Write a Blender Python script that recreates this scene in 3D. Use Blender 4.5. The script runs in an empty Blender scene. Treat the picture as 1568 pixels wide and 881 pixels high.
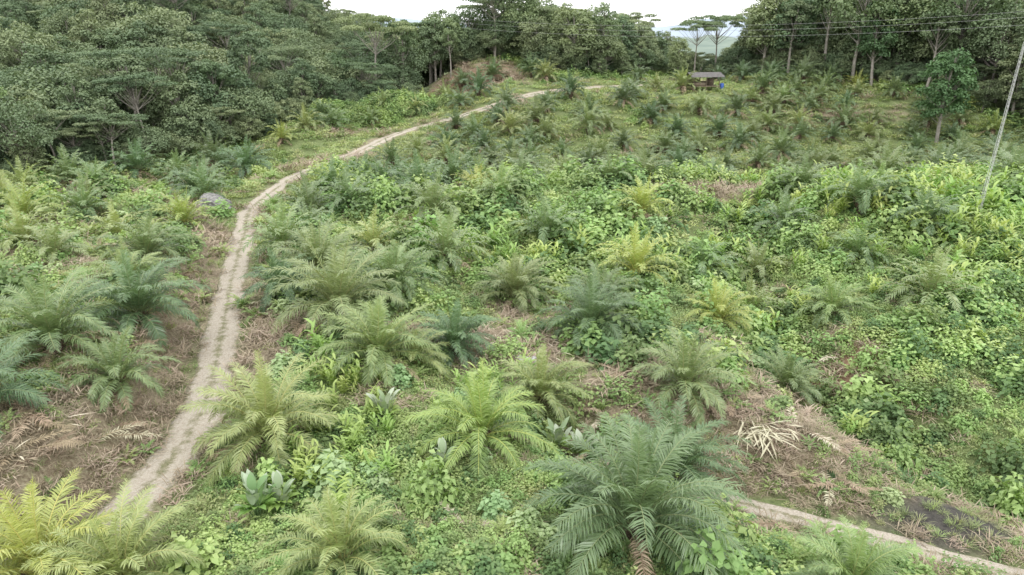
import bpy, math, numpy as np
from mathutils import Vector
rng=np.random.default_rng(7)
SC=bpy.context.scene
# ------------------------------------------------------------ helpers
def ss(a,b,x):
    t=np.clip((x-a)/(b-a),0,1); return t*t*(3-2*t)
def hash2(ix,iy,s):
    n=(ix*374761393+iy*668265263+s*1442695041)&0x7fffffff
    n=((n^(n>>13))*1274126177)&0x7fffffff
    return ((n^(n>>16))&0xffff)/65535.0
def vnoise(x,y,sc,s=0):
    x=np.asarray(x,float)/sc; y=np.asarray(y,float)/sc
    ix=np.floor(x).astype(np.int64); iy=np.floor(y).astype(np.int64)
    fx=x-ix; fy=y-iy; fx=fx*fx*(3-2*fx); fy=fy*fy*(3-2*fy)
    a=hash2(ix,iy,s);b=hash2(ix+1,iy,s);c=hash2(ix,iy+1,s);d=hash2(ix+1,iy+1,s)
    return (a*(1-fx)+b*fx)*(1-fy)+(c*(1-fx)+d*fx)*fy-0.5
def catmull(P,n=8):
    P=[np.array(p,float) for p in P]; out=[]
    P=[2*P[0]-P[1]]+P+[2*P[-1]-P[-2]]
    for i in range(1,len(P)-2):
        for k in range(n):
            t=k/n
            out.append(0.5*((2*P[i])+(-P[i-1]+P[i+1])*t+(2*P[i-1]-5*P[i]+4*P[i+1]-P[i+2])*t*t+(-P[i-1]+3*P[i]-3*P[i+1]+P[i+2])*t**3))
    out.append(P[-2]); return np.array(out)
def sdist(x,y,L):
    x=np.asarray(x,float);y=np.asarray(y,float)
    best=np.full(x.shape,1e9);sg=np.ones(x.shape)
    for i in range(len(L)-1):
        a=L[i];b=L[i+1];d=b-a;l2=d@d
        t=np.clip(((x-a[0])*d[0]+(y-a[1])*d[1])/l2,0,1)
        px=x-(a[0]+t*d[0]);py=y-(a[1]+t*d[1]);q=np.hypot(px,py)
        m=q<best; best=np.where(m,q,best); sg=np.where(m,np.where(d[0]*py-d[1]*px>0,-1,1),sg)
    return best,sg
ROAD=catmull([(-17,2),(-16.3,12),(-15.7,22.6),(-15.5,27),(-16.1,31.5),(-18,38),(-20,44.2),(-22.7,52.7),(-26.2,64.7),(-29.2,75),(-29,84.4),(-26.6,97.6),(-23.6,110),(-20.5,119),(-15.5,126),(-7.5,131.5),(2,138),(11,143),(20,146),(30,149)],5)
TRAIL=catmull([(4,29.5),(8.2,27.6),(13,25.8),(17,24.2),(21,22.3),(30,19)],4)
GULLY=catmull([(26,72),(21,60),(19,47),(20,36),(24,29),(34,24)],3)
STRIP=np.array([(19.,76.),(34.,86.),(54.,99.)])
def height(x,y):
    x=np.asarray(x,float);y=np.asarray(y,float)
    z=9*ss(104,150,y)*ss(-45,5,x)
    z=z+28*ss(100,270,y)*ss(-15,-105,x)*(1-ss(500,900,y))
    z=z+4*ss(60,110,x)*ss(130,180,y)
    z=z-13*ss(158,215,y)*np.exp(-((x-.285*y)/(.085*np.abs(y)+1))**2)*(1-ss(500,900,y))
    z=z-2.0*np.exp(-((x-22)/28)**2-((y-96)/9)**2)
    z=z+3.0*np.exp(-((x-8)/22)**2-((y-73)/12)**2)
    z=z+5.0*np.exp(-((x-58)/18)**2-((y-62)/15)**2)
    z=z+2.4*np.exp(-((x+35)/8)**2-((y-119)/9)**2)
    z=z+5.0*np.exp(-((x+9)/13)**2-((y-168)/9)**2)
    z=z+3.5*np.exp(-((x+36)/7)**2-((y-134)/6)**2)+3.5*np.exp(-((x+24)/6)**2-((y-139)/5)**2)
    dg,_=sdist(x,y,GULLY); z=z-3.4*np.exp(-(dg/4.2)**2)
    dt,_=sdist(x,y,TRAIL); z=z-1.9*np.exp(-(np.maximum(dt-.8,0)/3.2)**2)
    dr,sg=sdist(x,y,ROAD)
    z=z+1.2*np.exp(-(np.maximum(dr-1.5,0)/5)**2)*ss(76,92,y)*(1-ss(118,135,y))
    near=1-ss(48,62,y)
    z=z+(1.9*near+0.5*(1-ss(80,90,y)))*ss(1.6,4.6,dr)*(sg<0)
    z=z+(0.9*near*ss(27,34,y))*ss(1.5,4.5,dr)*(sg>0)*(1-ss(8,14,dr))
    k=ss(1.2,4,dr)*ss(.6,2,dt)
    kk=ss(1.2,12,dr)
    z=z+kk*(2.0*vnoise(x,y,17,1))+k*(1.2*vnoise(x,y,7,2)*(.4+.6*kk)+.5*vnoise(x,y,2.6,3))
    z=z+vnoise(x,y,120,9)*6*ss(170,300,y)
    return z
def gb(x,y,cx,cy,rx,ry): return np.exp(-((x-cx)/rx)**2-((y-cy)/ry)**2)
def dryness(x,y):
    dr,sg=sdist(x,y,ROAD); ds,_=sdist(x,y,STRIP); dt,_=sdist(x,y,TRAIL)
    d=1.0*gb(x,y,9,36,9,5); d=np.maximum(d,1.1*gb(x,y,-1,40,7,3.5)); d=np.maximum(d,1.3*gb(x,y,13.5,31.5,5,4))
    d=np.maximum(d,1.1*gb(x,y,-21,23,5,7))
    d=np.maximum(d,.9*(sg<0)*ss(1,1.8,dr)*(1-ss(3.2,5,dr))*(1-ss(60,80,y)))
    d=np.maximum(d,.85*(sg>0)*ss(1,1.8,dr)*(1-ss(3.5,6.5,dr))*ss(30,35,y)*(1-ss(50,62,y)))
    d=np.maximum(d,1.2*(1-ss(2.5,5,ds)))
    d=np.maximum(d,1.2*gb(x,y,-31,122,4,3)); d=np.maximum(d,1.3*gb(x,y,-9,160,13,9))
    d=np.maximum(d,1.0*gb(x,y,22,41,2.5,4)); d=np.maximum(d,1.1*gb(x,y,20.5,26,4,2.5)); d=np.maximum(d,.9*gb(x,y,60,128,14,3))
    d=np.maximum(d,.75*(sg<0)*ss(.0,.3,vnoise(x,y,9,21))*(y<105)*(dr<70))
    d=np.maximum(d,.6*(sg>0)*(y<58)*(y>31)*(x<16)*ss(.05,.3,vnoise(x,y,8,24)))
    d=np.maximum(d,.8*ss(.5,1.2,dt)*(1-ss(1.5,3,dt)))
    d=np.maximum(d,.6*(1-ss(1.2,3,dr)))
    return np.clip(d+.6*vnoise(x,y,2.2,22),0,1)
def shrubby(x,y):
    dr,sg=sdist(x,y,ROAD)
    r=(sg>0)|(y>135)
    s=np.where(r,.45+.55*ss(44,54,y),.2)
    s=np.maximum(s,r*(1-ss(29,33,y))*1.0)
    s=np.maximum(s,ss(17,22,x)*(y<100))
    s=np.where((y>95)&r,.16,s)
    s=np.maximum(s,ss(.2,.8,gb(x,y,-36,134,11,9)+gb(x,y,-24,139,9,7)))
    s=s*(1-.9*gb(x,y,9,36,10,6))*(1-.9*gb(x,y,-1,40,7,4.5))*(1-.95*gb(x,y,13.5,31.5,5,4.8))*(1-.9*gb(x,y,20.5,26,4,2.2))
    s=s*(1-gb(x,y,-9,160,13,9))
    s=s*ss(1.6,np.where(y>75,8,5),dr)
    ds,_=sdist(x,y,STRIP);s=s*ss(2.5,5,ds)
    dt,_=sdist(x,y,TRAIL);s=s*ss(.8,2.4,dt)
    return np.clip(s+.4*vnoise(x,y,6,31)*(s>.15),0,1)
def forest_edge(x):
    return np.interp(x,[-200,-100,-73,-62,-54,-46,-40,-25,-18,-8,2,8,20,31,35,46,51,58,70,80,90,120,200],[88,88,89,90,98,114,133,144,152,172,170,158,160,166,174,174,164,156,148,136,120,114,114])
# ------------------------------------------------------------ materials
def newmat(name):
    m=bpy.data.materials.new(name);m.use_nodes=True;nt=m.node_tree;nt.nodes.clear()
    return m,nt,nt.nodes.new,nt.links.new
def ramp(N,cols,pos=None):
    r=N('ShaderNodeValToRGB');e=r.color_ramp.elements
    n=len(cols);pos=pos or [i/(n-1) for i in range(n)]
    e[0].position=pos[0];e[0].color=(*cols[0],1);e[1].position=pos[-1];e[1].color=(*cols[-1],1)
    for i in range(1,n-1):
        q=e.new(pos[i]);q.color=(*cols[i],1)
    return r
def math_(N,L,op,a,b=None):
    n=N('ShaderNodeMath');n.operation=op
    for k,v in enumerate((a,b)):
        if v is None: continue
        if isinstance(v,(int,float)): n.inputs[k].default_value=v
        else: L(v,n.inputs[k])
    return n.outputs[0]
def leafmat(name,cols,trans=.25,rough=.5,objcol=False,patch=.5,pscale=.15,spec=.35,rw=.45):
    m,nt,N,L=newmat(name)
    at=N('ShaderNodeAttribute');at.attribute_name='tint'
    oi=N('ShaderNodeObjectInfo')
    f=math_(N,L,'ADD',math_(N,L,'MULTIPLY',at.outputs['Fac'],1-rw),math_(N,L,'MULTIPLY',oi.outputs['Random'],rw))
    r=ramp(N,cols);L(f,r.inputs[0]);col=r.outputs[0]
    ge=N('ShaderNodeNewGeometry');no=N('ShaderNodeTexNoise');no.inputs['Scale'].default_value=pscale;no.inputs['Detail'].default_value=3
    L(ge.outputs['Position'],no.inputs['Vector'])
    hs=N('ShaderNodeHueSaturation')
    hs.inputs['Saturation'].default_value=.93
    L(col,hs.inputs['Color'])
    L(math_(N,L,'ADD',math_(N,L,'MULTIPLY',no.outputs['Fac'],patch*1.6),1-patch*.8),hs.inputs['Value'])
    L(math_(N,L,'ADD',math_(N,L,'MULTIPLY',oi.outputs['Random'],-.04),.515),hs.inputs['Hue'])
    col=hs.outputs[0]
    if objcol:
        mx=N('ShaderNodeMix');mx.data_type='RGBA';mx.blend_type='MULTIPLY';mx.inputs[0].default_value=1
        L(col,mx.inputs[6]);L(oi.outputs['Color'],mx.inputs[7]);col=mx.outputs[2]
    p=N('ShaderNodeBsdfPrincipled');p.inputs['Roughness'].default_value=rough;p.inputs['Specular IOR Level'].default_value=spec
    L(col,p.inputs['Base Color'])
    o=N('ShaderNodeOutputMaterial')
    if trans>0:
        t=N('ShaderNodeBsdfTranslucent');mt=N('ShaderNodeMixRGB');mt.blend_type='MULTIPLY';mt.inputs[0].default_value=1;mt.inputs[2].default_value=(1.2,1.25,.7,1)
        L(col,mt.inputs[1]);L(mt.outputs[0],t.inputs[0])
        ms=N('ShaderNodeMixShader');ms.inputs[0].default_value=trans;L(p.outputs[0],ms.inputs[1]);L(t.outputs[0],ms.inputs[2]);L(ms.outputs[0],o.inputs[0])
    else: L(p.outputs[0],o.inputs[0])
    return m
def plain(name,cols,scale=3,rough=.8,bump=0,detail=6):
    m,nt,N,L=newmat(name)
    tc=N('ShaderNodeTexCoord');no=N('ShaderNodeTexNoise');no.inputs['Scale'].default_value=scale;no.inputs['Detail'].default_value=detail
    L(tc.outputs['Object'],no.inputs['Vector'])
    r=ramp(N,cols,[.3,.7] if len(cols)==2 else None);L(no.outputs['Fac'],r.inputs[0])
    p=N('ShaderNodeBsdfPrincipled');p.inputs['Roughness'].default_value=rough;L(r.outputs[0],p.inputs['Base Color'])
    if bump:
        b=N('ShaderNodeBump');b.inputs['Strength'].default_value=bump;L(no.outputs['Fac'],b.inputs['Height']);L(b.outputs[0],p.inputs['Normal'])
    o=N('ShaderNodeOutputMaterial');L(p.outputs[0],o.inputs[0]);return m
M_palm=leafmat('palm_leaflet',[(.13,.20,.085),(.215,.30,.12),(.33,.415,.18)],.22,.33,True,.25,.3,.6,.3)
M_rach=leafmat('palm_rachis',[(.30,.34,.13),(.40,.42,.18)],0,.45,True,.1)
M_dead=leafmat('dead_frond',[(.20,.14,.09),(.35,.27,.17),(.47,.39,.26)],.1,.7,False,.2)
M_pale=leafmat('cut_frond',[(.40,.36,.24),(.55,.51,.36),(.66,.63,.48)],.1,.6,False,.1)
M_bark=plain('palm_trunk_bark',[(.05,.035,.025),(.17,.12,.08)],6,.9,.6)
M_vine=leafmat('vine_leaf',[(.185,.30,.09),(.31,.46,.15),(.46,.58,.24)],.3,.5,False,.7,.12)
M_weed=leafmat('weed_leaf',[(.22,.31,.105),(.35,.45,.175),(.47,.53,.25)],.3,.55,False,.6,.2)
M_bush=leafmat('bush_leaf',[(.09,.165,.06),(.15,.25,.085),(.24,.35,.12)],.25,.5,False,.4,.2)
M_broad=leafmat('broad_leaf',[(.25,.39,.16),(.35,.49,.23),(.44,.56,.29)],.25,.5,False,.2,.3)
M_ging=leafmat('ginger_leaf',[(.20,.33,.08),(.33,.48,.12),(.45,.57,.19)],.3,.42,False,.4,.15)
M_cal=leafmat('calathea_leaf',[(.16,.28,.09),(.36,.44,.29),(.54,.59,.49)],.15,.45,False,.1)
M_grass=leafmat('grass_blade',[(.24,.31,.12),(.37,.41,.19),(.48,.47,.28)],.2,.6,False,.5,.25)
M_straw=leafmat('straw_litter',[(.18,.135,.09),(.35,.28,.19),(.52,.45,.33)],.05,.8,False,.3,.5)
M_tree=leafmat('forest_leaf',[(.09,.14,.075),(.165,.23,.115),(.28,.35,.175)],.15,.55,True,.5,.05,.3,.5)  # slight grey-blue haze is mixed into these leaf colours
M_tbark=plain('tree_bark',[(.2,.18,.15),(.38,.35,.31)],2,.9,.4)
# ground material
m,nt,N,L=newmat('ground_soil')
ge=N('ShaderNodeNewGeometry')
def noi(sc,det=5,rough=.6):
    n=N('ShaderNodeTexNoise');n.inputs['Scale'].default_value=sc;n.inputs['Detail'].default_value=det;n.inputs['Roughness'].default_value=rough;L(ge.outputs['Position'],n.inputs['Vector']);return n.outputs['Fac']
n1=noi(.5);n2=noi(5,8,.75);n3=noi(16,4)
g=ramp(N,[(.07,.09,.035),(.15,.19,.07),(.24,.27,.12)],[.3,.5,.75]);L(n2,g.inputs[0])
d=ramp(N,[(.10,.075,.05),(.22,.175,.115),(.34,.30,.2),(.46,.42,.31)],[.28,.45,.6,.78]);L(n2,d.inputs[0])
at=N('ShaderNodeAttribute');at.attribute_name='dry'
f=math_(N,L,'ADD',at.outputs['Fac'],math_(N,L,'MULTIPLY',math_(N,L,'SUBTRACT',n1,.5),1.2))
r=ramp(N,[(0,0,0),(1,1,1)],[.3,.75]);L(f,r.inputs[0])
mx=N('ShaderNodeMixRGB');L(r.outputs[0],mx.inputs[0]);L(g.outputs[0],mx.inputs[1]);L(d.outputs[0],mx.inputs[2])
at2=N('ShaderNodeAttribute');at2.attribute_name='soil'
mx2=N('ShaderNodeMixRGB');L(at2.outputs['Fac'],mx2.inputs[0]);L(mx.outputs[0],mx2.inputs[1])
sr=ramp(N,[(.17,.10,.065),(.34,.22,.14)],[.35,.65]);L(n2,sr.inputs[0]);L(sr.outputs[0],mx2.inputs[2])
at3=N('ShaderNodeAttribute');at3.attribute_name='wet'
mx3=N('ShaderNodeMixRGB');L(at3.outputs['Fac'],mx3.inputs[0]);L(mx2.outputs[0],mx3.inputs[1])
wr=ramp(N,[(.03,.028,.025),(.11,.10,.085)],[.35,.7]);L(n2,wr.inputs[0]);L(wr.outputs[0],mx3.inputs[2])
p=N('ShaderNodeBsdfPrincipled');p.inputs['Roughness'].default_value=.95;L(mx3.outputs[0],p.inputs['Base Color'])
b=N('ShaderNodeBump');b.inputs['Strength'].default_value=.8;b.inputs['Distance'].default_value=.15;L(n2,b.inputs['Height']);L(b.outputs[0],p.inputs['Normal'])
o=N('ShaderNodeOutputMaterial');L(p.outputs[0],o.inputs[0]);M_ground=m
# road material
m,nt,N,L=newmat('gravel_track')
ge=N('ShaderNodeNewGeometry');at=N('ShaderNodeAttribute');at.attribute_name='across'
n1=noi(.9,4);n2=noi(9,8,.8);n3=noi(1.7,8,.75)
vo=N('ShaderNodeTexVoronoi');vo.inputs['Scale'].default_value=11;L(ge.outputs['Position'],vo.inputs['Vector'])
gr=ramp(N,[(.27,.22,.17),(.43,.38,.31),(.58,.54,.47)],[.3,.5,.72]);L(n2,gr.inputs[0])
gs=ramp(N,[(.14,.15,.07),(.30,.26,.17)],[.4,.65]);L(n2,gs.inputs[0])
a=math_(N,L,'ABSOLUTE',math_(N,L,'SUBTRACT',math_(N,L,'ABSOLUTE',at.outputs['Fac']),.45))
f=math_(N,L,'ADD',math_(N,L,'MULTIPLY',a,2.0),math_(N,L,'MULTIPLY',math_(N,L,'SUBTRACT',n3,.5),3.4))
rr=ramp(N,[(0,0,0),(1,1,1)],[.45,1.05]);L(f,rr.inputs[0])
mx=N('ShaderNodeMixRGB');L(rr.outputs[0],mx.inputs[0]);L(gr.outputs[0],mx.inputs[1]);L(gs.outputs[0],mx.inputs[2])
p=N('ShaderNodeBsdfPrincipled');p.inputs['Roughness'].default_value=.95;L(mx.outputs[0],p.inputs['Base Color'])
b=N('ShaderNodeBump');b.inputs['Strength'].default_value=.7;b.inputs['Distance'].default_value=.06;L(math_(N,L,'ADD',n2,vo.outputs['Distance']),b.inputs['Height']);L(b.outputs[0],p.inputs['Normal'])
o=N('ShaderNodeOutputMaterial');L(p.outputs[0],o.inputs[0]);M_road=m
# ------------------------------------------------------------ mesh builder
class MB:
    def __init__(s): s.V=[];s.F=[];s.n=0
    def add(s,V,F,mat=0,tint=.5):
        V=np.asarray(V,float).reshape(-1,3);F=np.asarray(F,int)
        t=np.broadcast_to(np.asarray(tint,float),(len(F),))
        s.V.append(V);s.F.append((F+s.n,mat,t));s.n+=len(V)
    def build(s,name,mats,link=True,smooth=False):
        V=np.concatenate(s.V);me=bpy.data.meshes.new(name)
        me.vertices.add(len(V));me.vertices.foreach_set('co',V.ravel())
        li=np.concatenate([f.ravel() for f,_,_ in s.F]);sz=np.concatenate([np.full(len(f),f.shape[1]) for f,_,_ in s.F])
        me.loops.add(len(li));me.loops.foreach_set('vertex_index',li)
        me.polygons.add(len(sz));me.polygons.foreach_set('loop_start',np.concatenate([[0],np.cumsum(sz)[:-1]]))
        me.polygons.foreach_set('material_index',np.concatenate([np.full(len(f),m) for f,m,_ in s.F]))
        at=me.attributes.new('tint','FLOAT','FACE');at.data.foreach_set('value',np.concatenate([t for _,_,t in s.F]))
        for mt in mats: me.materials.append(mt)
        me.update(calc_edges=True)
        if smooth: me.polygons.foreach_set('use_smooth',np.ones(len(sz),bool))
        ob=bpy.data.objects.new(name,me)
        if link: SC.collection.objects.link(ob)
        return ob
def nrm(a): return a/np.maximum(np.linalg.norm(a,axis=-1,keepdims=True),1e-9)
def rhomb(mb,P,Nn,D,ln,wd,mat=0,tint=.5,fold=.15):
    n=len(P);S=nrm(np.cross(Nn,D));Nn=nrm(np.cross(D,S))
    ln=np.broadcast_to(ln,(n,))[:,None];wd=np.broadcast_to(wd,(n,))[:,None]
    mid=P+D*ln*.42
    l=mid-S*wd/2+Nn*wd*fold;r=mid+S*wd/2+Nn*wd*fold;t=P+D*ln-Nn*ln*.12
    V=np.stack([P,l,t,r],1).reshape(-1,3);k=np.arange(n)[:,None]*4
    mb.add(V,np.concatenate([k+np.array([[0,2,1]]),k+np.array([[0,3,2]])]),mat,np.tile(np.broadcast_to(tint,(n,)),2))
def tube(mb,pts,rad,ns=6,mat=0,tint=.5):
    pts=np.asarray(pts,float);K=len(pts);T=np.gradient(pts,axis=0);T=nrm(T)
    ref=np.where(np.abs(T[:,2:3])>.9,np.array([[1.,0,0]]),np.array([[0,0,1.]]))
    A=nrm(np.cross(T,ref));B=np.cross(T,A);an=np.linspace(0,2*np.pi,ns,endpoint=False)
    rad=np.broadcast_to(rad,(K,))
    V=pts[:,None]+rad[:,None,None]*(A[:,None]*np.cos(an)[None,:,None]+B[:,None]*np.sin(an)[None,:,None])
    i=np.arange(K*ns).reshape(K,ns);j=np.roll(i,-1,1)
    F=np.stack([i[:-1],j[:-1],j[1:],i[1:]],-1).reshape(-1,4);mb.add(V.reshape(-1,3),F,mat,tint)
def blade(mb,p0,az,elev,ln,wd,bend,K=4,mat=0,tint=.5,fold=.2):
    n=len(p0);s=np.linspace(0,1,K+1);e=elev[:,None]-bend[:,None]*s[None]**1.2
    h=np.stack([np.cos(az),np.sin(az),0*az],1)
    st=ln[:,None]/K;dx=np.cos(e)*st;dz=np.sin(e)*st
    cx=np.concatenate([0*dx[:,:1],np.cumsum(dx[:,:-1],1)],1);cz=np.concatenate([0*dz[:,:1],np.cumsum(dz[:,:-1],1)],1)
    C=p0[:,None]+h[:,None]*cx[...,None];C[...,2]+=cz
    side=np.stack([-np.sin(az),np.cos(az),0*az],1)[:,None]
    w=(np.sin(np.pi*np.clip(s*.9+.08,0,1))**.8)[None,:,None]*wd[:,None,None]*.5;w[:,-1]=.0
    up=np.stack([-np.sin(e)*h[:,None,0],-np.sin(e)*h[:,None,1],np.cos(e)],-1)
    Lv=C-side*w+up*w*fold;R=C+side*w+up*w*fold
    V=np.stack([Lv,C,R],2).reshape(n,-1,3);m=(K+1)*3
    q=[]
    for k in range(K):
        a=k*3;q+= [[a,a+1,a+4,a+3],[a+1,a+2,a+5,a+4]]
    F=(np.arange(n)[:,None,None]*m+np.array(q)[None]).reshape(-1,4)
    mb.add(V.reshape(-1,3),F,mat,np.repeat(np.broadcast_to(tint,(n,)),2*K))
# ------------------------------------------------------------ oil palm
def frond(mb,r,p0,az,e0,bend,Ln,nl,lw,lmat,rmat,lmax=.8,tint=.5,twist=0):
    K=16;s=np.linspace(0,1,K+1);e=e0-bend*s**1.5
    h=np.array([np.cos(az),np.sin(az),0]);side=np.array([-np.sin(az),np.cos(az),0])
    st=Ln/K;c=np.concatenate([[0],np.cumsum(np.cos(e[:-1])*st)]);z=np.concatenate([[0],np.cumsum(np.sin(e[:-1])*st)])
    wob=side[None]*(twist*s**2)[:,None]*Ln
    C=p0+h[None]*c[:,None]+np.array([0,0,1])[None]*z[:,None]+wob
    tube(mb,C,np.linspace(.045,.008,K+1),3,rmat,r.random())
    sl=np.linspace(.14,.995,nl)+r.uniform(-.006,.006,nl);sl=np.clip(sl,0,1)
    P=np.stack([np.interp(sl,s,C[:,i]) for i in range(3)],1)
    ee=np.interp(sl,s,e);T=h[None]*np.cos(ee)[:,None]+np.array([0,0,1])*np.sin(ee)[:,None]
    U=-h[None]*np.sin(ee)[:,None]+np.array([0,0,1])*np.cos(ee)[:,None]
    for sg in (-1,1):
        ll=lmax*np.clip(np.sin(np.pi*(.14+.76*sl)),.05,1)**.7*r.uniform(.8,1.1,nl)
        fw=.5+.8*sl**2+r.uniform(-.15,.15,nl)
        D=nrm(side[None]*sg+T*fw[:,None]+U*r.uniform(-.15,.65,nl)[:,None])
        G=np.array([0,0,-1.])[None]
        droop=r.uniform(.1,.5,nl)[:,None]
        w=lw*np.clip(ll/lmax,.4,1)[:,None]/2
        m1=P+D*ll[:,None]*.5+G*droop*.2*ll[:,None]
        tp=P+D*ll[:,None]*.95+G*droop*ll[:,None]
        Wv=nrm(nrm(np.cross(D,U))+r.uniform(-.6,.6,(nl,1))*U)
        V=np.stack([P-Wv*w*.6,P+Wv*w*.6,m1+Wv*w,m1-Wv*w,tp],1)
        k=np.arange(nl)[:,None]*5;tt=np.clip(tint+r.uniform(-.2,.2,nl),0,1)
        n0=mb.n;mb.add(V.reshape(-1,3),k+np.array([[0,1,2,3]]),lmat,tt)
        mb.V.append(np.zeros((0,3)));mb.F.append((k+np.array([[3,2,4]])+n0,lmat,tt))
def palm_mesh(name,seed,nf=34,Ln=4.0,nl=64,lw=.066,trunk=.9,flop=0.):
    r=np.random.default_rng(seed);mb=MB()
    zs=np.linspace(-.4,trunk,7);rad=.34+.08*np.sin(zs*9)+r.uniform(-.03,.03,7);rad[-1]=.22
    tube(mb,np.stack([0*zs+.0,0*zs,zs],1),rad,9,2)
    for k in range(26):
        a=k*2.4;zz=trunk*(.05+.9*k/26);d=np.array([np.cos(a),np.sin(a),1.1])
        b=np.array([np.cos(a)*.3,np.sin(a)*.3,zz]);tube(mb,[b,b+d*.14,b+d*.3],[.07,.06,.03],4,2)
    for k in range(nf):
        u=k/(nf-1);az=k*2.39996+r.uniform(-.25,.25)
        e0=math.radians(87-(58+12*flop)*u**.85+r.uniform(-8,8));L0=Ln*(.78+.3*math.sin(math.pi*min(1,u*.8+.15)))*r.uniform(.85,1.1)
        if u<.07: bend=math.radians(r.uniform(5,20))
        else: bend=math.radians(66+34*u+10*flop+r.uniform(-18,18))
        p0=np.array([math.cos(az)*.13,math.sin(az)*.13,trunk-.05-.25*u])
        frond(mb,r,p0,az,e0,bend,L0,nl,lw,0,1,.185*Ln*(.9+.1*r.random()),.25+.5*(1-u)+r.uniform(-.2,.2),r.uniform(-.13,.13))
    for k in range(int(r.integers(4,8))):
        az=r.uniform(0,6.28)
        frond(mb,r,np.array([math.cos(az)*.25,math.sin(az)*.25,trunk-.3]),az,math.radians(r.uniform(-10,12)),math.radians(r.uniform(45,75)),Ln*.75,nl//2,lw*.8,3,3,.5,r.random())
    ob=mb.build(name,[M_palm,M_rach,M_bark,M_dead],False);me=ob.data;bpy.data.objects.remove(ob);return me
PALM_HI=[palm_mesh(f'palm_mesh_{i}',100+i,nf=[38,30,38,32,36][i],Ln=[4.7,4.2,4.8,4.1,4.4][i],trunk=[1.0,.6,1.2,.6,.9][i],flop=[0,1,.3,.6,.9][i]) for i in range(5)]
PALM_LO=[palm_mesh(f'palm_far_mesh_{i}',200+i,nf=[28,24,30,26,22,28][i],Ln=[4.4,4.0,4.6,4.2,3.9,4.4][i],nl=26,lw=.14,trunk=[1.3,.9,1.7,.9,1.2,1.5][i],flop=[0,1,.4,.8,.2,.6][i]) for i in range(6)]
def put(name,me,x,y,s=1,rot=None,dz=0,col=None,tilt=0):
    ob=bpy.data.objects.new(name,me);SC.collection.objects.link(ob)
    ob.location=(x,y,float(height(x,y))+dz);ob.rotation_euler=(rng.uniform(-tilt,tilt),rng.uniform(-tilt,tilt),rng.uniform(0,6.28) if rot is None else rot)
    ob.scale=(s,s,s*rng.uniform(.93,1.07)) if np.isscalar(s) else s
    if col is not None: ob.color=(*col,1)
    return ob
DK=(.66,.76,.80);MD=(.9,.94,.92);LT=(1.18,1.15,1.02);YL=(1.38,1.3,.88)
PL=[(4.6,21.3,1.0,DK),(-1.5,27.7,.84,YL),(-11.3,27.4,.82,LT),(-6.1,19.8,.7,LT),(-16.4,18.9,.85,YL),(-13.4,18.7,.65,LT),(9.7,33.9,.86,MD),(5.3,41.8,.86,DK),(14.9,45.6,.75,YL),(-3.6,38.5,.7,DK),(-7.5,34.6,.82,LT),(-5.6,35.4,.6,LT),
(-11.1,40.5,1.0,MD),(-16.0,45,.82,DK),(-21.9,37.2,.95,DK),(-23.6,32.1,.9,MD),(-19.4,29.9,.68,MD),(-23,25.7,.75,DK),(-26.9,47.9,.9,MD),(-37,62,.9,LT),(-19.2,55,.85,MD),(-22,72.5,1.0,DK),(-17.6,73,1.05,DK),(-5.6,54,.9,MD),
(1.6,33,.7,LT),(.3,49,.85,MD),(9.9,52,.8,YL),(7.6,27.4,.78,DK),(23.8,47,.75,LT),(12.2,19.4,.6,LT),(-31.5,64,.8,YL),(-12,57,.95,LT),(-8,65,.9,MD),(-40,54,.85,LT),(-35,50,.8,MD),(16.5,57,.8,MD),(13,66,.8,YL),(-14.5,49,.85,MD),(3.2,60,.85,MD),(-32,33,.8,MD),(-8.5,46,.85,MD),(-25.2,42.5,.75,LT),(6.5,47,.7,DK),(29,55,.75,MD),(-28,25,.7,LT),(17.4,38.6,.6,MD)]
for i,(x,y,s,c) in enumerate(PL):
    put('oil_palm',PALM_HI[i%5] if y<50 else PALM_LO[i%6],x,y,s,col=tuple(np.array(c)*rng.uniform(.92,1.08)),tilt=.06)
pp=[(a[0],a[1]) for a in PL]
cols=[DK,DK,DK,MD,MD,MD,LT]
def palmrows(y0,y1,sp,dmin,far):
    for j in range(0,int((y1-y0)/(sp*.8))+1):
        for i in range(-22,26):
            y=y0+j*sp*.8+rng.uniform(-1.2,1.2);x=i*sp+(j%2)*sp/2+rng.uniform(-1.3,1.3)
            if abs(x)>.78*y+8: continue
            dr,sg=sdist(x,y,ROAD);dr=float(dr);sg=float(sg)
            if dr<(3.8 if sg<0 else (3.8 if y<70 else 5.5)) or y>min(float(forest_edge(x))-3,160): continue
            if min(math.hypot(x-a,y-b) for a,b in pp)<dmin: continue
            if float(sdist(x,y,STRIP)[0])<4: continue
            pr=.97
            if sg>0 and y<92: pr=.68
            if sg<0 and y<95: pr=.8
            if x>18 and y<88: pr=.38
            if y>110 and x<-14: pr=.2
            if sg<0 and y>100: pr=.5
            if math.hypot(x-41,y-148)<8 or (abs(x-.275*y)<3 and 132<y<148): continue
            if rng.random()>pr: continue
            c=cols[rng.integers(7)] if rng.random()>.06 else YL
            if far: c=tuple(np.array(c)*.82)
            s=rng.uniform(.72,.95) if far else rng.uniform(.8,1.05)
            if sg>0 and y<90: s*=.92
            put('oil_palm',PALM_LO[rng.integers(6)],x,y,s,col=tuple(np.array(c)*rng.uniform(.82,1.08)),tilt=.08);pp.append((x,y))
palmrows(46,94,7.4,5.2,False);palmrows(96,160,6.9,4.8,True)
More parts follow.
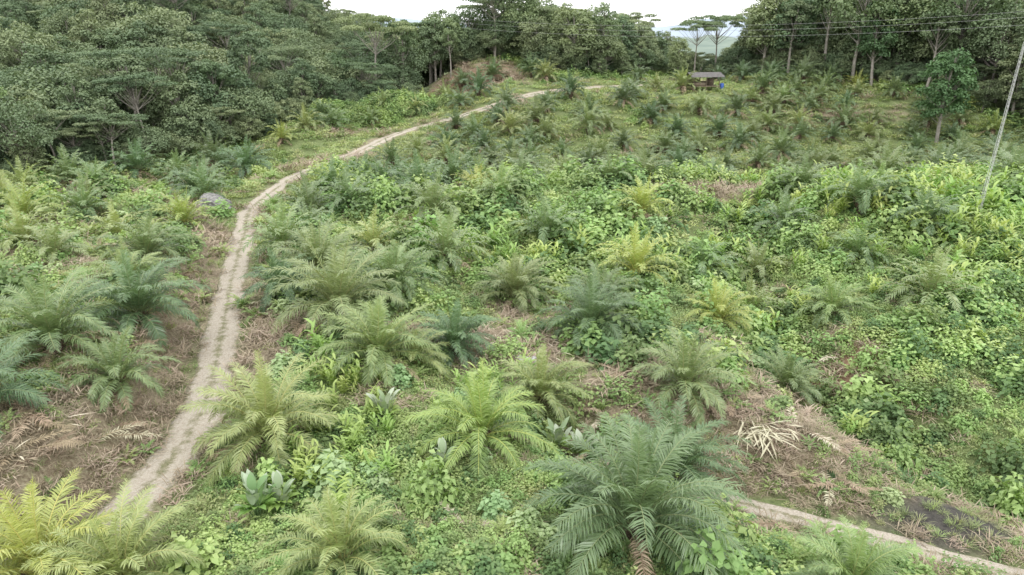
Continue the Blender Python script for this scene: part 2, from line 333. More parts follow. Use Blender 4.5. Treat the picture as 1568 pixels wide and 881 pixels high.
# ------------------------------------------------------------ scatter species
def coll(name,obs):
    c=bpy.data.collections.new(name)
    for o in obs: c.objects.link(o)
    return c
def dome(mb,r,R,H,n,ll,mat=0,shell=(.7,1.05),c=(0,0,0),wr=.6):
    d=r.normal(size=(n,3));d[:,2]=np.abs(d[:,2]);d=nrm(d)
    rad=r.uniform(*shell,n)
    P=d*rad[:,None]*np.array([R,R,H])+np.array(c)
    Nn=nrm(d*.8+np.array([0,0,.7])+r.normal(size=(n,3))*.35)
    T=r.normal(size=(n,3))+d*.6+np.array([0,0,-.2]);T=nrm(T-Nn*(T*Nn).sum(1,keepdims=True))
    l=ll*r.uniform(.6,1.3,n)
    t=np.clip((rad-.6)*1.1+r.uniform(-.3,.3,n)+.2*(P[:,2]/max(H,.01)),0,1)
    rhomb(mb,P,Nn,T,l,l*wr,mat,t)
def mk_vine(i):
    r=np.random.default_rng(300+i);mb=MB()
    for k in range(5):
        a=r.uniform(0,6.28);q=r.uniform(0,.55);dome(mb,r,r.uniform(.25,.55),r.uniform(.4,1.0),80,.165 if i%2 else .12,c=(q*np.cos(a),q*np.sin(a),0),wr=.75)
    return mb.build(f'vine_shrub_clump_{i}',[M_vine if i<4 else M_bush],False)
def mk_weed(i):
    r=np.random.default_rng(330+i);mb=MB();n=100
    q=np.sqrt(r.random(n))*.65;a=r.uniform(0,6.28,n);z=.05+.28*r.random(n)*(1-q)
    P=np.stack([q*np.cos(a),q*np.sin(a),z],1);Nn=nrm(np.array([0,0,1.])+r.normal(size=(n,3))*.4);T=nrm(np.cross(Nn,r.normal(size=(n,3))))
    l=.13*r.uniform(.6,1.4,n);rhomb(mb,P,Nn,T,l,l*.65,0,r.random(n));n=22
    a=r.uniform(0,6.28,n);q=r.random(n)*.5
    blade(mb,np.stack([q*np.cos(a),q*np.sin(a),0*q],1),r.uniform(0,6.28,n),r.uniform(.7,1.4,n),r.uniform(.25,.5,n),np.full(n,.03),r.uniform(.5,1.5,n),3,1,r.random(n))
    return mb.build(f'weed_patch_{i}',[M_weed,M_grass],False)
def mk_grass(i):
    r=np.random.default_rng(360+i);mb=MB();n=60
    a=r.uniform(0,6.28,n);q=r.random(n)*.4
    blade(mb,np.stack([q*np.cos(a),q*np.sin(a),0*q],1),a+r.uniform(-.6,.6,n),r.uniform(.6,1.45,n),r.uniform(.25,.7,n),np.full(n,.028),r.uniform(.6,1.8,n),3,0 if i%2 else 1,r.random(n))
    return mb.build(f'grass_tuft_{i}',[M_grass,M_weed],False)
def mk_straw(i):
    r=np.random.default_rng(390+i);mb=MB();n=60
    a=r.uniform(0,6.28,n);q=r.random(n)*.7
    blade(mb,np.stack([q*np.cos(a),q*np.sin(a),.03+.2*r.random(n)],1),r.uniform(0,6.28,n),r.uniform(-.1,.8,n),r.uniform(.2,.9,n),np.full(n,.045),r.uniform(.2,1.3,n),2,0,r.random(n))
    return mb.build(f'straw_litter_{i}',[M_straw],False)
def mk_deadfrond(i):
    r=np.random.default_rng(420+i);mb=MB()
    for k in range(3):
        frond(mb,r,np.array([r.uniform(-.8,.8),r.uniform(-.8,.8),.12]),r.uniform(0,6.28),.25,.35,2.4,24,.06,0 if i!=3 else 1,0,.45,r.random())
    return mb.build(f'fallen_palm_frond_{i}',[M_dead,M_pale],False)
def mk_ginger(i):
    r=np.random.default_rng(450+i);mb=MB();
    for k in range(9):
        az=r.uniform(0,6.28);q=r.random()*.4;H=r.uniform(.8,1.7);n=7
        lean=r.uniform(.05,.35);z=np.linspace(.3,H,n);b=np.array([q*np.cos(az),q*np.sin(az)])
        P=np.stack([b[0]+lean*z*np.cos(az),b[1]+lean*z*np.sin(az),z],1)
        aa=r.uniform(0,6.28)+np.arange(n)*np.pi+r.uniform(-.3,.3,n)
        blade(mb,P,aa,np.full(n,.9),np.full(n,.6)*r.uniform(.7,1.2,n),np.full(n,.14),r.uniform(.8,1.5,n),3,0,np.clip(z/H*.7+r.uniform(0,.3,n),0,1))
    return mb.build(f'wild_ginger_{i}',[M_ging],False)
def mk_broad(i):
    r=np.random.default_rng(480+i);mb=MB()
    for k in range(6):
        a=r.uniform(0,6.28);q=r.uniform(0,.5);dome(mb,r,.5,r.uniform(.6,1.2),75,.25,c=(q*np.cos(a),q*np.sin(a),0),wr=.85,shell=(.8,1.05))
    return mb.build(f'broadleaf_shrub_{i}',[M_broad],False)
def mk_fern(i):
    r=np.random.default_rng(510+i);mb=MB();n=12
    for k in range(n):
        frond(mb,r,np.zeros(3),k*2.4,r.uniform(.7,1.3),r.uniform(1.,1.6),r.uniform(.8,1.2),14,.05,0,0,.2,r.random())
    return mb.build(f'fern_{i}',[M_vine],False)
def mk_cal(i):
    r=np.random.default_rng(540+i);mb=MB();n=18
    a=r.uniform(0,6.28,n);q=r.random(n)*.4
    p=np.stack([q*np.cos(a),q*np.sin(a),r.uniform(.3,.9,n)],1)
    for k in range(n): tube(mb,[[p[k,0]*.3,p[k,1]*.3,-.1],p[k]],[.02,.012],3,0,.1)
    blade(mb,p,a,r.uniform(.9,1.5,n),r.uniform(.45,.8,n),r.uniform(.22,.32,n),r.uniform(.2,.9,n),5,0,np.where(r.random(n)<.6,r.uniform(.7,1,n),r.uniform(0,.3,n)),.25)
    n=22;a=r.uniform(0,6.28,n)
    blade(mb,np.stack([.1*np.cos(a),.1*np.sin(a),0*a+.3],1),a,r.uniform(.5,1.1,n),r.uniform(.5,.8,n),np.full(n,.22),r.uniform(.8,1.4,n),4,1,r.random(n))
    return mb.build(f'calathea_{i}',[M_cal,M_ging],False)
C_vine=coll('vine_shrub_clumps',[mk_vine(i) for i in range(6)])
C_weed=coll('weed_patches',[mk_weed(i) for i in range(5)])
C_grass=coll('grass_tufts',[mk_grass(i) for i in range(4)])
C_straw=coll('straw_litters',[mk_straw(i) for i in range(4)])
C_dead=coll('fallen_fronds',[mk_deadfrond(i) for i in range(5)])
C_ging=coll('wild_gingers',[mk_ginger(i) for i in range(4)])
bro=[mk_broad(i) for i in range(3)];C_broad=coll('broadleaf_shrubs',bro)
C_fern=coll('ferns',[mk_fern(i) for i in range(3)])
cal=[mk_cal(i) for i in range(3)]
def gn(name,col,n,P,S,tilt=.15,seed=1,R=None):
    r=np.random.default_rng(seed);k=len(P)
    if k==0:return
    me=bpy.data.meshes.new(name);me.vertices.add(k);me.vertices.foreach_set('co',np.asarray(P,float).ravel())
    rot=np.stack([r.uniform(-tilt,tilt,k),r.uniform(-tilt,tilt,k),r.uniform(0,6.283,k)],1)
    a=me.attributes.new('rot','FLOAT_VECTOR','POINT');a.data.foreach_set('vector',rot.ravel())
    S=np.asarray(S,float);S=np.repeat(S[:,None],3,1) if S.ndim==1 else S
    a=me.attributes.new('scl','FLOAT_VECTOR','POINT');a.data.foreach_set('vector',S.ravel())
    a=me.attributes.new('idx','INT','POINT');a.data.foreach_set('value',r.integers(0,n,k).astype(np.int32))
    ob=bpy.data.objects.new(name,me);SC.collection.objects.link(ob)
    g=bpy.data.node_groups.new(name+'_scatter','GeometryNodeTree')
    g.interface.new_socket('Geometry',in_out='INPUT',socket_type='NodeSocketGeometry');g.interface.new_socket('Geometry',in_out='OUTPUT',socket_type='NodeSocketGeometry')
    N=g.nodes.new;L=g.links.new;i=N('NodeGroupInput');o=N('NodeGroupOutput');ip=N('GeometryNodeInstanceOnPoints')
    ci=N('GeometryNodeCollectionInfo');ci.inputs[0].default_value=col;ci.inputs['Separate Children'].default_value=True;ci.inputs['Reset Children'].default_value=True
    def na(nm,t):
        q=N('GeometryNodeInputNamedAttribute');q.data_type=t;q.inputs[0].default_value=nm;return q.outputs[0]
    L(i.outputs[0],ip.inputs['Points']);L(ci.outputs[0],ip.inputs['Instance']);ip.inputs['Pick Instance'].default_value=True
    L(na('idx','INT'),ip.inputs['Instance Index']);L(na('rot','FLOAT_VECTOR'),ip.inputs['Rotation']);L(na('scl','FLOAT_VECTOR'),ip.inputs['Scale'])
    L(ip.outputs[0],o.inputs[0]);md=ob.modifiers.new('scatter','NODES');md.node_group=g;return ob
def pts(y0,y1,sp,seed):
    r=np.random.default_rng(seed);out=[]
    ys=np.arange(y0,y1,sp)
    X,Y=np.meshgrid(np.arange(-.8*y1-8,.8*y1+8,sp),ys);X=X.ravel()+r.uniform(-.5,.5,X.size)*sp;Y=Y.ravel()+r.uniform(-.5,.5,Y.size)*sp
    k=np.abs(X)<.79*Y+6;X=X[k];Y=Y[k];k=Y<forest_edge(X)+6
    return X[k],Y[k],r
def P3(x,y,dz=0): return np.stack([x,y,height(x,y)+dz],1)
ACC={}
def acc(key,P,S):
    if S.ndim==1: S=np.repeat(S[:,None],3,1)
    ACC.setdefault(key,[[],[]]);ACC[key][0].append(P);ACC[key][1].append(S)
bands=[(14,34,.56,.9),(34,58,.85,1.25),(58,100,1.35,1.9),(100,172,1.8,2.2)]
for bi,(y0,y1,sp_,sc) in enumerate(bands):
    x,y,r=pts(y0,y1,sp_,900+bi);dr,sg=sdist(x,y,ROAD);dt,_=sdist(x,y,TRAIL);D=dryness(x,y);S=shrubby(x,y);W=gb(x,y,20.5,26,3.4,1.8)
    edge=1.15+.6*vnoise(x,y,1.3,91)
    ok=(dr>edge)&(dt>.8)&(W<.5);u=r.random(len(x))
    k=ok&(u<1-.78*D);acc('weed',P3(x[k],y[k],-.03),sc*r.uniform(.7,1.2,k.sum())*np.where(dr[k]<1.6,.6,1)*(1-.45*D[k])*np.where(dt[k]<1.6,.5,1))
    k=((dr>.9)|((dr<.22)&(r.random(len(x))<.8)))&(dt>.6)&(r.random(len(x))<.10+.3*D+.5*((dr<3)|(dt<2)))
    acc('grass',P3(x[k],y[k],-.03),sc*r.uniform(.4,.85,k.sum())*np.where(dr[k]<1.4,.35,1)*np.where(dt[k]<1.2,.5,1))
    k=ok&(r.random(len(x))<D*.95);acc('straw',P3(x[k],y[k],0),sc*r.uniform(.6,1.2,k.sum()))
    k=ok&(r.random(len(x))<S*.58)
    big=.6+1.25*ss(-.25,.35,vnoise(x,y,4.5,41))+.35*r.random(len(x))
    big*=np.where(y<33,.72,1)*np.where(y>98,.5,1)*np.where((y>48)&(y<98),.92,1)
    s=np.clip(sc,0,1.9)*big
    acc('vine',P3(x[k],y[k],-.1),np.stack([s,s,s*r.uniform(.7,1.2,len(x))],1)[k])
    k=ok&(dr>4)&(dt>3)&(r.random(len(x))<.012*sc**1.5*(S>.35)*(y<98));s2=r.uniform(1.6,2.4,k.sum())
    acc('tall',P3(x[k],y[k],-.1),np.stack([s2*.9,s2*.9,s2*r.uniform(.9,1.5,len(s2))],1))
    gm=ss(24,32,x)*(y>48)*(y<92)*ss(-.15,.1,vnoise(x,y,14,51))
    gm=np.maximum(gm,.5*ss(.18,.3,vnoise(x,y,7,52))*(x>-12)*(y<100))
    k=ok&(dr>3)&(r.random(len(x))<gm*.4*(S>.3));acc('ging',P3(x[k],y[k],-.1),np.clip(sc,.9,1.5)*r.uniform(.6,1.2,k.sum()))
    k=ok&(dr>2.5)&(r.random(len(x))<.022*sc*(S>.2)*(y<98));acc('broad',P3(x[k],y[k],-.1),np.clip(sc,.8,1.6)*r.uniform(.5,1.1,k.sum()))
    k=ok&(r.random(len(x))<.05*sc*(y<98));acc('fern',P3(x[k],y[k],0),np.clip(sc,.8,1.6)*r.uniform(.6,1.1,k.sum()))
    k=ok&(dr>2)&(r.random(len(x))<.05*sc*D);acc('dead',P3(x[k],y[k],0),r.uniform(.5,1.0,k.sum()))
for key,(nm,c,n,tl) in dict(weed=('weed_groundcover',C_weed,5,.2),grass=('grass',C_grass,4,.2),straw=('dry_straw_litter',C_straw,4,.25),vine=('vine_thicket',C_vine,6,.25),tall=('tall_shrub_thicket',C_vine,6,.1),ging=('wild_ginger_thicket',C_ging,4,.12),broad=('broadleaf_undergrowth',C_broad,3,.2),fern=('fern_undergrowth',C_fern,3,.2),dead=('fallen_palm_fronds',C_dead,5,.12)).items():
    gn(nm,c,n,np.concatenate(ACC[key][0]),np.concatenate(ACC[key][1]),tl,len(nm))
for x,y,s in [(-7.5,24.7,1.5),(-6.2,33,1.0),(-.5,22.6,.9),(12.5,22.6,.8),(1.2,21,.8),(-3.5,30,.7),(22,36,1.2)]: put('broadleaf_shrub',bro[rng.integers(3)].data,x,y,s,dz=-.1)
for x,y,s in [(-10.2,22.6,1.3),(-9.4,23.1,1.1),(2.3,29.9,1.3),(3.4,29.5,1.2),(-6.2,29.4,1.2),(-3,25.4,1.0)]: put('calathea_plant',cal[rng.integers(3)].data,x,y,s,dz=.2)
# ------------------------------------------------------------ trees
def tree_mesh(name,seed,kind='round',H=16,n=6000):
    r=np.random.default_rng(seed);mb=MB()
    cb,R={'round':(.2,4.6),'tall':(.1,2.9),'umbrella':(.74,6.5),'slim':(.5,3.0),'broad':(.34,5.6)}[kind]
    lean=r.uniform(-.06,.06,2);zs=np.linspace(-1,H*.85,8)
    tp=np.stack([lean[0]*zs+.2*np.sin(zs*.4+r.random()*6),lean[1]*zs+.2*np.cos(zs*.35),zs],1)
    tube(mb,tp,np.linspace(.3,.08,8)*H/16,7,1)
    nl={'round':34,'tall':34,'umbrella':18,'slim':14,'broad':36}[kind]
    per=n//nl;zc=H*(cb+1)/2;hz0=H*(1-cb)/2*.86
    for k in range(nl):
        t=(k+.5)/nl;a=k*2.39996+r.uniform(-.5,.5)
        if kind=='umbrella': z=H*r.uniform(.86,1.0);rr=R*math.sqrt(t)*r.uniform(.85,1.05);z-=.05*rr*rr*.3
        else:
            cz=1-1.85*t; q=math.sqrt(max(0,1-cz*cz)); f=r.uniform(.62,1.0)
            rr=R*q*f; z=zc+hz0*cz*f*(1 if cz>0 else .9)
        c=np.array([rr*math.cos(a)+lean[0]*z,rr*math.sin(a)+lean[1]*z,z])
        br=np.array([np.interp(z*.7,zs,tp[:,0]),np.interp(z*.7,zs,tp[:,1]),min(z*.7,H*.8)])
        mid=(br+c)/2+np.array([0,0,-.2*rr*.3]);tube(mb,[br,mid,c],[.07,.05,.02],4,1)
        lr=R*r.uniform(.22,.38)*(1 if kind!='umbrella' else .85)*(1.25 if kind=='tall' else 1);hz=lr*(.8 if kind!='umbrella' else .28)
        d=nrm(r.normal(size=(per,3)));d[:,2]=np.where(d[:,2]<-.35,-d[:,2],d[:,2])
        rad=r.uniform(.6,1.12,per)
        P=c+d*rad[:,None]*np.array([lr,lr,hz])
        Nn=nrm(d*.9+np.array([0,0,.4])+r.normal(size=(per,3))*.5);T=r.normal(size=(per,3))+np.array([0,0,-.3]);T=nrm(T-Nn*(T*Nn).sum(1,keepdims=True))
        l=r.uniform(.28,.52,per)*(.8 if kind in('slim','umbrella') else 1)
        lt=r.uniform(-.2,.25);rhomb(mb,P,Nn,T,l,l*.66,0,np.clip(.2+lt+.4*(rad-.5)+.3*d[:,2]+r.uniform(-.15,.15,per),0,1))  # tint paints crown shading: upper and outer leaves lighter, inner and lower darker
    ob=mb.build(name,[M_tree,M_tbark],False);return ob
kinds=['round','round','broad','tall','round','broad','tall','slim','umbrella','round','round','broad']
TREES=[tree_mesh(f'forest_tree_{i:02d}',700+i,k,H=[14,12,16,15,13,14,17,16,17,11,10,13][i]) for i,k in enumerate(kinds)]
fc=[(1,1,1),(1.25,1.2,1),(.8,.9,.9),(.75,.9,.85),(1.4,1.25,1.0),(1,1.05,1),(.75,.9,.85),(1.3,1.3,1.2),(1.2,1.25,1.1),(1.5,1.4,1.2),(1.2,1.1,.95),(1.05,1.15,.85)]
for o_,c in zip(TREES,fc): o_.color=(*c,1)
C_tree=coll('forest_tree_kinds',TREES)
r=np.random.default_rng(55)
sp=5.6
X,Y=np.meshgrid(np.arange(-260,270,sp),np.arange(88,310,sp));X=X.ravel()+r.uniform(-.45,.45,X.size)*sp;Y=Y.ravel()+r.uniform(-.45,.45,Y.size)*sp
fe=forest_edge(X)
gap=(X>.225*Y)&(X<.345*Y)&(Y>150)
k=(Y>fe)&(np.abs(X)<.8*Y+12)
dens=np.full(X.size,.95);dens=np.where(gb(X,Y,-9,160,13,9)>.35,.0,dens);dens=np.where(Y>250,.7,dens)
dens=np.where((X>.345*Y)&(Y>215),.0,dens);dens=np.where((X<.2*Y)&(X>-.12*Y)&(Y>255),0,dens)
k&=r.random(X.size)<dens;X=X[k];Y=Y[k];gap=gap[k]
sc=r.uniform(.66,1.1,X.size)*np.where(Y<forest_edge(X)+8,.8,1)*np.where(r.random(X.size)<.08,1.22,1)
sc*=np.where((X>-.33*Y)&(X<-.15*Y),.9,1)*np.where((X>-.15*Y)&(X<.2*Y),1.02,1)*np.where(gap,.8,1)*np.where((X>.345*Y)&(Y<205),1.3,1)
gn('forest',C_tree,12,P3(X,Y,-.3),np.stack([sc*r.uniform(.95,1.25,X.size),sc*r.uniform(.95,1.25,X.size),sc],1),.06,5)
r=np.random.default_rng(58);ex=np.repeat(np.arange(-150,150,3.2),3);ex=ex+r.uniform(-1.6,1.6,ex.size);ey=forest_edge(ex)+r.uniform(-1,9,ex.size);k=gb(ex,ey,-9,160,13,9)<.3;s_=r.uniform(.3,.55,k.sum())
gn('forest_understorey',C_tree,12,P3(ex[k],ey[k],-.5),np.stack([s_*1.3,s_*1.3,s_],1),.1,8)
r=np.random.default_rng(56);ex=np.arange(-150,150,1.1);ex=np.repeat(ex,3)+r.uniform(-.5,.5,ex.size*3)
ey=forest_edge(ex)+r.uniform(-2.5,4,ex.size);k=(ey<190)&(gb(ex,ey,-9,160,13,9)<.3);es=r.uniform(1.6,3.2,k.sum())
gn('forest_edge_undergrowth',C_vine,6,P3(ex[k],ey[k],-.3),np.stack([es,es,es*.9],1),.2,6)
r=np.random.default_rng(57);n=420;mx_=np.concatenate([r.normal(-36,6,n//2),r.normal(-24,4.5,n//2)]);my_=np.concatenate([r.normal(133,4.5,n//2),r.normal(139,3.5,n//2)])
k=sdist(mx_,my_,ROAD)[0]>5;es=r.uniform(1.4,2.4,k.sum());gn('vine_covered_mound',C_vine,6,P3(mx_[k],my_[k],.2),es,.25,7)
def tree(name,k,x,y,s,col=(1,1,1),sxy=1.): 
    return put(name,TREES[k].data,x,y,(s*sxy,s*sxy,s),col=col,dz=-.2)
tree('pale_trunk_tree',7,-69,89,1.02,(1.2,1.3,1.05),1.2)
tree('vine_covered_tree',3,71,116,1.1,(.65,.85,.62),1.1)
tree('vine_covered_tree',6,72,143,1.1,(.8,.95,.8))
for x,y,s,k in [(-29,152,1.15,8),(-24,157,1.2,7),(-17,172,1.15,0),(-1,174,1.2,2),(14,162,1.2,4),(-36,150,1.0,0),(43,168,.8,8),(49,172,.95,8),(37,160,.72,3),(56,160,1.4,3),(61,158,1.3,0),(95,138,1.4,5),(100,130,1.3,2),(20,163,1.0,6),(66,152,1.4,7),(86,138,1.45,2),(-4,169,.95,8),(-14,163,.7,7),(78,146,1.45,5),(-50,120,1.0,7),(-10,178,1.2,5),(-20,176,1.15,4),(4,172,1.2,11),(90,122,1.2,7),(70,146,1.4,2)]:
    tree('emergent_tree',k,x,y,s,(1.05,1.08,1.0))
# ------------------------------------------------------------ ground
xs=np.concatenate([-np.geomspace(100,6000,26)[::-1],np.arange(-99.5,110,.6),np.geomspace(111,6000,26)])
ys=np.concatenate([-np.geomspace(12,1500,14)[::-1],np.arange(-11,175,.6),np.geomspace(176,6000,42)])
X,Y=np.meshgrid(xs,ys);Z=height(X,Y);nx,ny=len(xs),len(ys)
i=np.arange(nx*ny).reshape(ny,nx);mb=MB();mb.add(np.stack([X.ravel(),Y.ravel(),Z.ravel()],1),np.stack([i[:-1,:-1],i[:-1,1:],i[1:,1:],i[1:,:-1]],-1).reshape(-1,4))
g=mb.build('ground',[M_ground],True,True)
a=g.data.attributes.new('dry','FLOAT','POINT');a.data.foreach_set('value',dryness(X.ravel(),Y.ravel()))
sl=1.3*gb(X,Y,22,41,2,3)+1.3*gb(X,Y,-31,122,4,2.5)+1.0*gb(X,Y,-9,158,11,6)+.8*gb(X,Y,20,77,3,2.5)
a=g.data.attributes.new('soil','FLOAT','POINT');a.data.foreach_set('value',np.clip(sl+.6*vnoise(X,Y,1.5,66)*(sl>.1),0,1).ravel())
wt=1.4*gb(X,Y,20.5,26,3.4,1.8);a=g.data.attributes.new('wet','FLOAT','POINT');a.data.foreach_set('value',np.clip(wt+.8*vnoise(X,Y,1.2,67)*(wt>.15),0,1).ravel())
def roadmesh(name,L0,w):
    L=catmull(L0,3);T=nrm(np.gradient(L,axis=0));Nv=np.stack([T[:,1],-T[:,0]],1);u=np.linspace(-1.12,1.12,13)
    ww=w*(1+.3*vnoise(np.arange(len(L)),np.zeros(len(L)),3,71))
    Xr=L[:,0:1]+Nv[:,0:1]*u*ww[:,None];Yr=L[:,1:2]+Nv[:,1:2]*u*ww[:,None];Zr=height(Xr,Yr)+.07
    Zr=Zr-.04*np.exp(-((np.abs(u)-.5)/.2)**2)[None]-.35*(np.abs(u)>1.05)[None]-.06*(np.abs(u)>.9)[None]*1
    n,mn=Xr.shape;i=np.arange(n*mn).reshape(n,mn);mb=MB();mb.add(np.stack([Xr,Yr,Zr],-1).reshape(-1,3),np.stack([i[:-1,:-1],i[:-1,1:],i[1:,1:],i[1:,:-1]],-1).reshape(-1,4))
    o=mb.build(name,[M_road],True,True);a=o.data.attributes.new('across','FLOAT','POINT');a.data.foreach_set('value',np.tile(u,n))
roadmesh('dirt_road',ROAD[2:],1.25);roadmesh('dirt_trail',TRAIL,.75)
# distant hills
M_hill=plain('distant_hill',[(.30,.36,.43),(.37,.43,.49)],.004,1)  # distance haze painted in as a blue-grey base colour
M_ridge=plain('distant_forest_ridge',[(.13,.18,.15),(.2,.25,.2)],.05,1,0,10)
def hills(name,mat,x0,x1,n,rows,prf,nz):
    mb=MB();hx=np.linspace(x0,x1,n);pr=prf(hx);V=[]
    for yy,f in rows: V.append(np.stack([hx,0*hx+yy+.03*yy*vnoise(hx,0*hx+yy,nz*2,83),pr*f-6+nz*.16*vnoise(hx,0*hx+yy,nz,84)*f],1))
    V=np.concatenate(V);i=np.arange(len(V)).reshape(len(rows),n);mb.add(V,np.stack([i[:-1,:-1],i[:-1,1:],i[1:,1:],i[1:,:-1]],-1).reshape(-1,4));mb.build(name,[mat],True,True)
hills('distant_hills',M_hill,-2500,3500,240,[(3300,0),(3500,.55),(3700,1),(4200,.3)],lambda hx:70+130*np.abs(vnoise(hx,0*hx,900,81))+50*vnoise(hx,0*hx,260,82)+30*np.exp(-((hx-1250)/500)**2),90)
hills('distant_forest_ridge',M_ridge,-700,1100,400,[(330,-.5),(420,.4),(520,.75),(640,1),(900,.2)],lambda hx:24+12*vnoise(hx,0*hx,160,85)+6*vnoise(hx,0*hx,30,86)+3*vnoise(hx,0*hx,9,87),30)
# ------------------------------------------------------------ hut
def box(mb,c,s,mat=0):
    c=np.array(c);s=np.array(s)/2;V=np.array([[x,y,z] for x in(-1,1) for y in(-1,1) for z in(-1,1)])*s+c
    mb.add(V,[[0,1,3,2],[4,6,7,5],[0,4,5,1],[2,3,7,6],[0,2,6,4],[1,5,7,3]],mat)
M_roof=plain('rusty_metal_roof',[(.07,.065,.065),(.15,.14,.13)],2,.7);M_wood=plain('weathered_wood',[(.12,.09,.06),(.25,.2,.15)],5,.9);M_blue=plain('blue_plastic',[(.03,.09,.35),(.04,.12,.45)],5,.5)
hut=bpy.data.objects.new('wooden_hut',None);SC.collection.objects.link(hut);hx0,hy0=38.4,143;hz0=float(height(hx0,hy0));hut.location=(hx0,hy0,hz0+.5);hut.rotation_euler=(0,0,.15)
mb=MB()
for sx in(-2.7,0,2.7):
    for sy in(-1.7,1.7): tube(mb,[[sx,sy,-1.4],[sx,sy,2.35]],[.08,.08],6)
po=mb.build('posts',[M_wood]);mb=MB();box(mb,(0,0,.45),(5.8,3.7,.12));fl=mb.build('floor',[M_wood])
mb=MB();box(mb,(-1.4,1.62,1.05),(2.6,.06,1.1));box(mb,(1.4,1.62,.9),(2.6,.06,.8));box(mb,(-2.66,0,.95),(.06,3.2,.9));box(mb,(-1.4,-1.62,.85),(2.5,.06,.7));box(mb,(1.9,1.0,1.2),(1.2,1.0,1.4));wl=mb.build('walls',[M_wood])
mb=MB();cx_=np.linspace(-3.5,3.5,57)
for sg in(-1,1):
    V=np.concatenate([np.stack([cx_,0*cx_+sg*yy,0*cx_+zz+.04*np.cos(cx_*18)],1) for yy,zz in((0,3.1),(2.4,2.25))]);i=np.arange(114).reshape(2,57);mb.add(V,np.stack([i[0,:-1],i[0,1:],i[1,1:],i[1,:-1]],-1))
ro=mb.build('roof',[M_roof])
mb=MB();tube(mb,[[3.9,-.3,-.8],[3.9,-.3,.0],[3.9,-.3,.9],[3.9,-.3,1.0]],[.4,.4,.4,.15],12);bt=mb.build('water_tank',[M_blue])
for c in(po,fl,wl,ro,bt): c.parent=hut
# ------------------------------------------------------------ mast and wires
M_metal=plain('galvanised_steel',[(.5,.5,.5),(.65,.65,.65)],4,.5)
mb=MB();b0=np.array([41.6,59.5,float(height(41.6,59.5))-.3]);tpp=np.array([42.2,59.7,17.8])
ax=tpp-b0;ds=[np.array([.15*math.cos(a),.15*math.sin(a),0]) for a in(0,2.09,4.19)]
for d_ in ds: tube(mb,[b0+d_,tpp+d_*.6],[.022,.018],4)
for k in range(44):
    f0=k/44;f1=(k+1)/44
    for q in range(3): tube(mb,[b0+ax*f0+ds[q]*(1-.4*f0),b0+ax*f1+ds[(q+1)%3]*(1-.4*f1)],[.009,.009],3)
mb.build('radio_mast',[M_metal])
mb=MB()
for o_,dz in ((0,0),(1.2,-.9),(-1.2,-2.0)):
    t=np.linspace(0,1,40)[:,None];A=np.array([110,100,25.+dz]);B=np.array([-12,172,22.5+dz]);P=A+(B-A)*t;P[:,2]-=4*3.2*(t*(1-t))[:,0];P[:,1]+=o_;tube(mb,P,[.018]*40,3)
mb.build('power_lines',[plain('wire',[(.4,.4,.4),(.45,.45,.45)])])
# ------------------------------------------------------------ rocks / debris
M_rock=plain('grey_rock',[(.08,.08,.08),(.33,.32,.30)],4,.9,.6)
def rocks(name,x,y,items,mat=M_rock):
    import bmesh
    bm=bmesh.new();r=np.random.default_rng(int(abs(x*7+y)))
    for dx,dy,s in items:
        vs=bmesh.ops.create_icosphere(bm,subdivisions=3,radius=s)['verts'];sx,sy,sz=r.uniform(.8,1.3),r.uniform(.8,1.2),r.uniform(.65,1.0);ph=r.uniform(0,50)
        for v in vs:
            c=v.co;f=1+.5*float(vnoise(c.x+ph,c.y+c.z*1.7,s*.7,3))+.25*float(vnoise(c.x*1.3+c.z+ph,c.y,s*.3,4));c.x*=f*sx;c.y*=f*sy;c.z*=f*sz;c.x+=dx;c.y+=dy;c.z+=s*.45
    me=bpy.data.meshes.new(name);bm.to_mesh(me);bm.free();me.materials.append(mat);return put(name,me,x,y,1,rot=0)
rocks('rock_pile',-32.8,73,[(0,0,1.3),(1.3,.3,.9),(-1.1,.2,.9),(.4,-.9,.8),(-.6,-.8,.7),(2.0,-.2,.4),(.2,.3,1.5)])
rocks('limestone_boulder',.8,37.6,[(0,0,.35),(.5,.1,.28),(-.3,.35,.25)],plain('limestone',[(.35,.35,.34),(.6,.6,.6)],6,.9,.5))
r=np.random.default_rng(5);mb=MB();n=70
a=r.normal(-1.3,.95,n);blade(mb,np.stack([r.normal(0,.7,n),r.normal(.3,.4,n),.25+.35*r.random(n)],1),a,r.uniform(-.35,.3,n),r.uniform(.5,1.7,n),r.uniform(.05,.11,n),r.uniform(.1,.6,n),3,0,r.random(n))
o_=mb.build('cut_palm_frond_pile',[M_pale]);o_.location=(12.9,30.2,float(height(12.9,30.2))+.1)
r=np.random.default_rng(6)
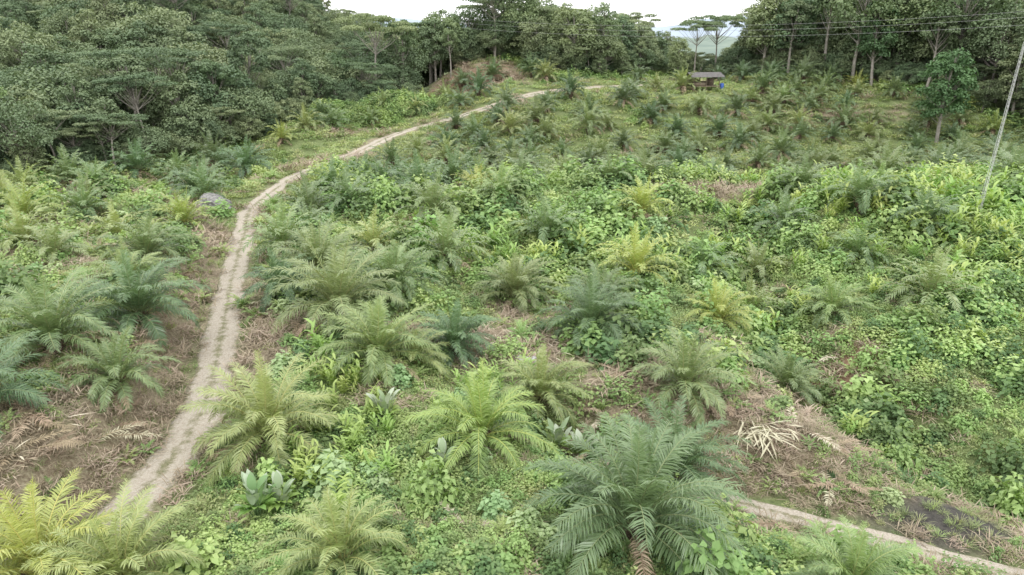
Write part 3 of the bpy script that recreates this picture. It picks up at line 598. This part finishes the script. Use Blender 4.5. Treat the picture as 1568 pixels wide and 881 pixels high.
for (cx,cy,nn) in [(-1.5,41,44),(1,39.5,40),(-20,24,12),(11,34.5,14),(-24,36,10),(4.5,37.5,14),(-22,21.5,10)]:
    mb=MB();n=nn;blade(mb,np.stack([r.normal(0,1.3,n),r.normal(0,1.0,n),.15+.2*r.random(n)],1),r.uniform(0,6.28,n),r.uniform(-.1,.15,n),r.uniform(.4,1.0,n),r.uniform(.05,.08,n),r.uniform(.1,.5,n),3,0,r.random(n)*.6)
    o_=mb.build('cut_palm_fronds',[M_pale]);o_.location=(cx,cy,float(height(cx,cy))+.05)
# ------------------------------------------------------------ light, sky, camera
w=bpy.data.worlds.new('World');SC.world=w;w.use_nodes=True;nt=w.node_tree;nt.nodes.clear();N=nt.nodes.new;L=nt.links.new
sky=N('ShaderNodeTexSky');sky.sky_type='NISHITA';sky.sun_disc=False;sky.sun_elevation=math.radians(62);sky.sun_rotation=math.radians(160)
hs=N('ShaderNodeHueSaturation');hs.inputs['Saturation'].default_value=.3;L(sky.outputs[0],hs.inputs['Color'])
tc=N('ShaderNodeTexCoord');no=N('ShaderNodeTexNoise');no.inputs['Scale'].default_value=2.5;no.inputs['Detail'].default_value=5;L(tc.outputs['Generated'],no.inputs['Vector'])
cr=ramp(N,[(12.6,12.7,12.9),(15.2,15.2,15.3)],[.35,.65]);L(no.outputs['Fac'],cr.inputs[0])
mx=N('ShaderNodeMixRGB');mx.inputs[0].default_value=.9;L(hs.outputs[0],mx.inputs[1]);L(cr.outputs[0],mx.inputs[2])
bg=N('ShaderNodeBackground');bg.inputs['Strength'].default_value=.15;L(mx.outputs[0],bg.inputs[0]);o=N('ShaderNodeOutputWorld');L(bg.outputs[0],o.inputs[0])
s=bpy.data.lights.new('sun','SUN');s.energy=1.3;s.angle=math.radians(22);s.color=(1,.98,.95);so=bpy.data.objects.new('sun',s);SC.collection.objects.link(so)
so.rotation_euler=(math.radians(28),0,math.radians(20))
SC.view_settings.view_transform='Standard';SC.view_settings.look='None';SC.view_settings.exposure=0
cam=bpy.data.cameras.new('camera');co=bpy.data.objects.new('camera',cam);SC.collection.objects.link(co);SC.camera=co
co.location=(0,0,18);co.rotation_euler=(math.radians(70),0,0);cam.sensor_width=36;cam.lens=24;cam.clip_end=12000
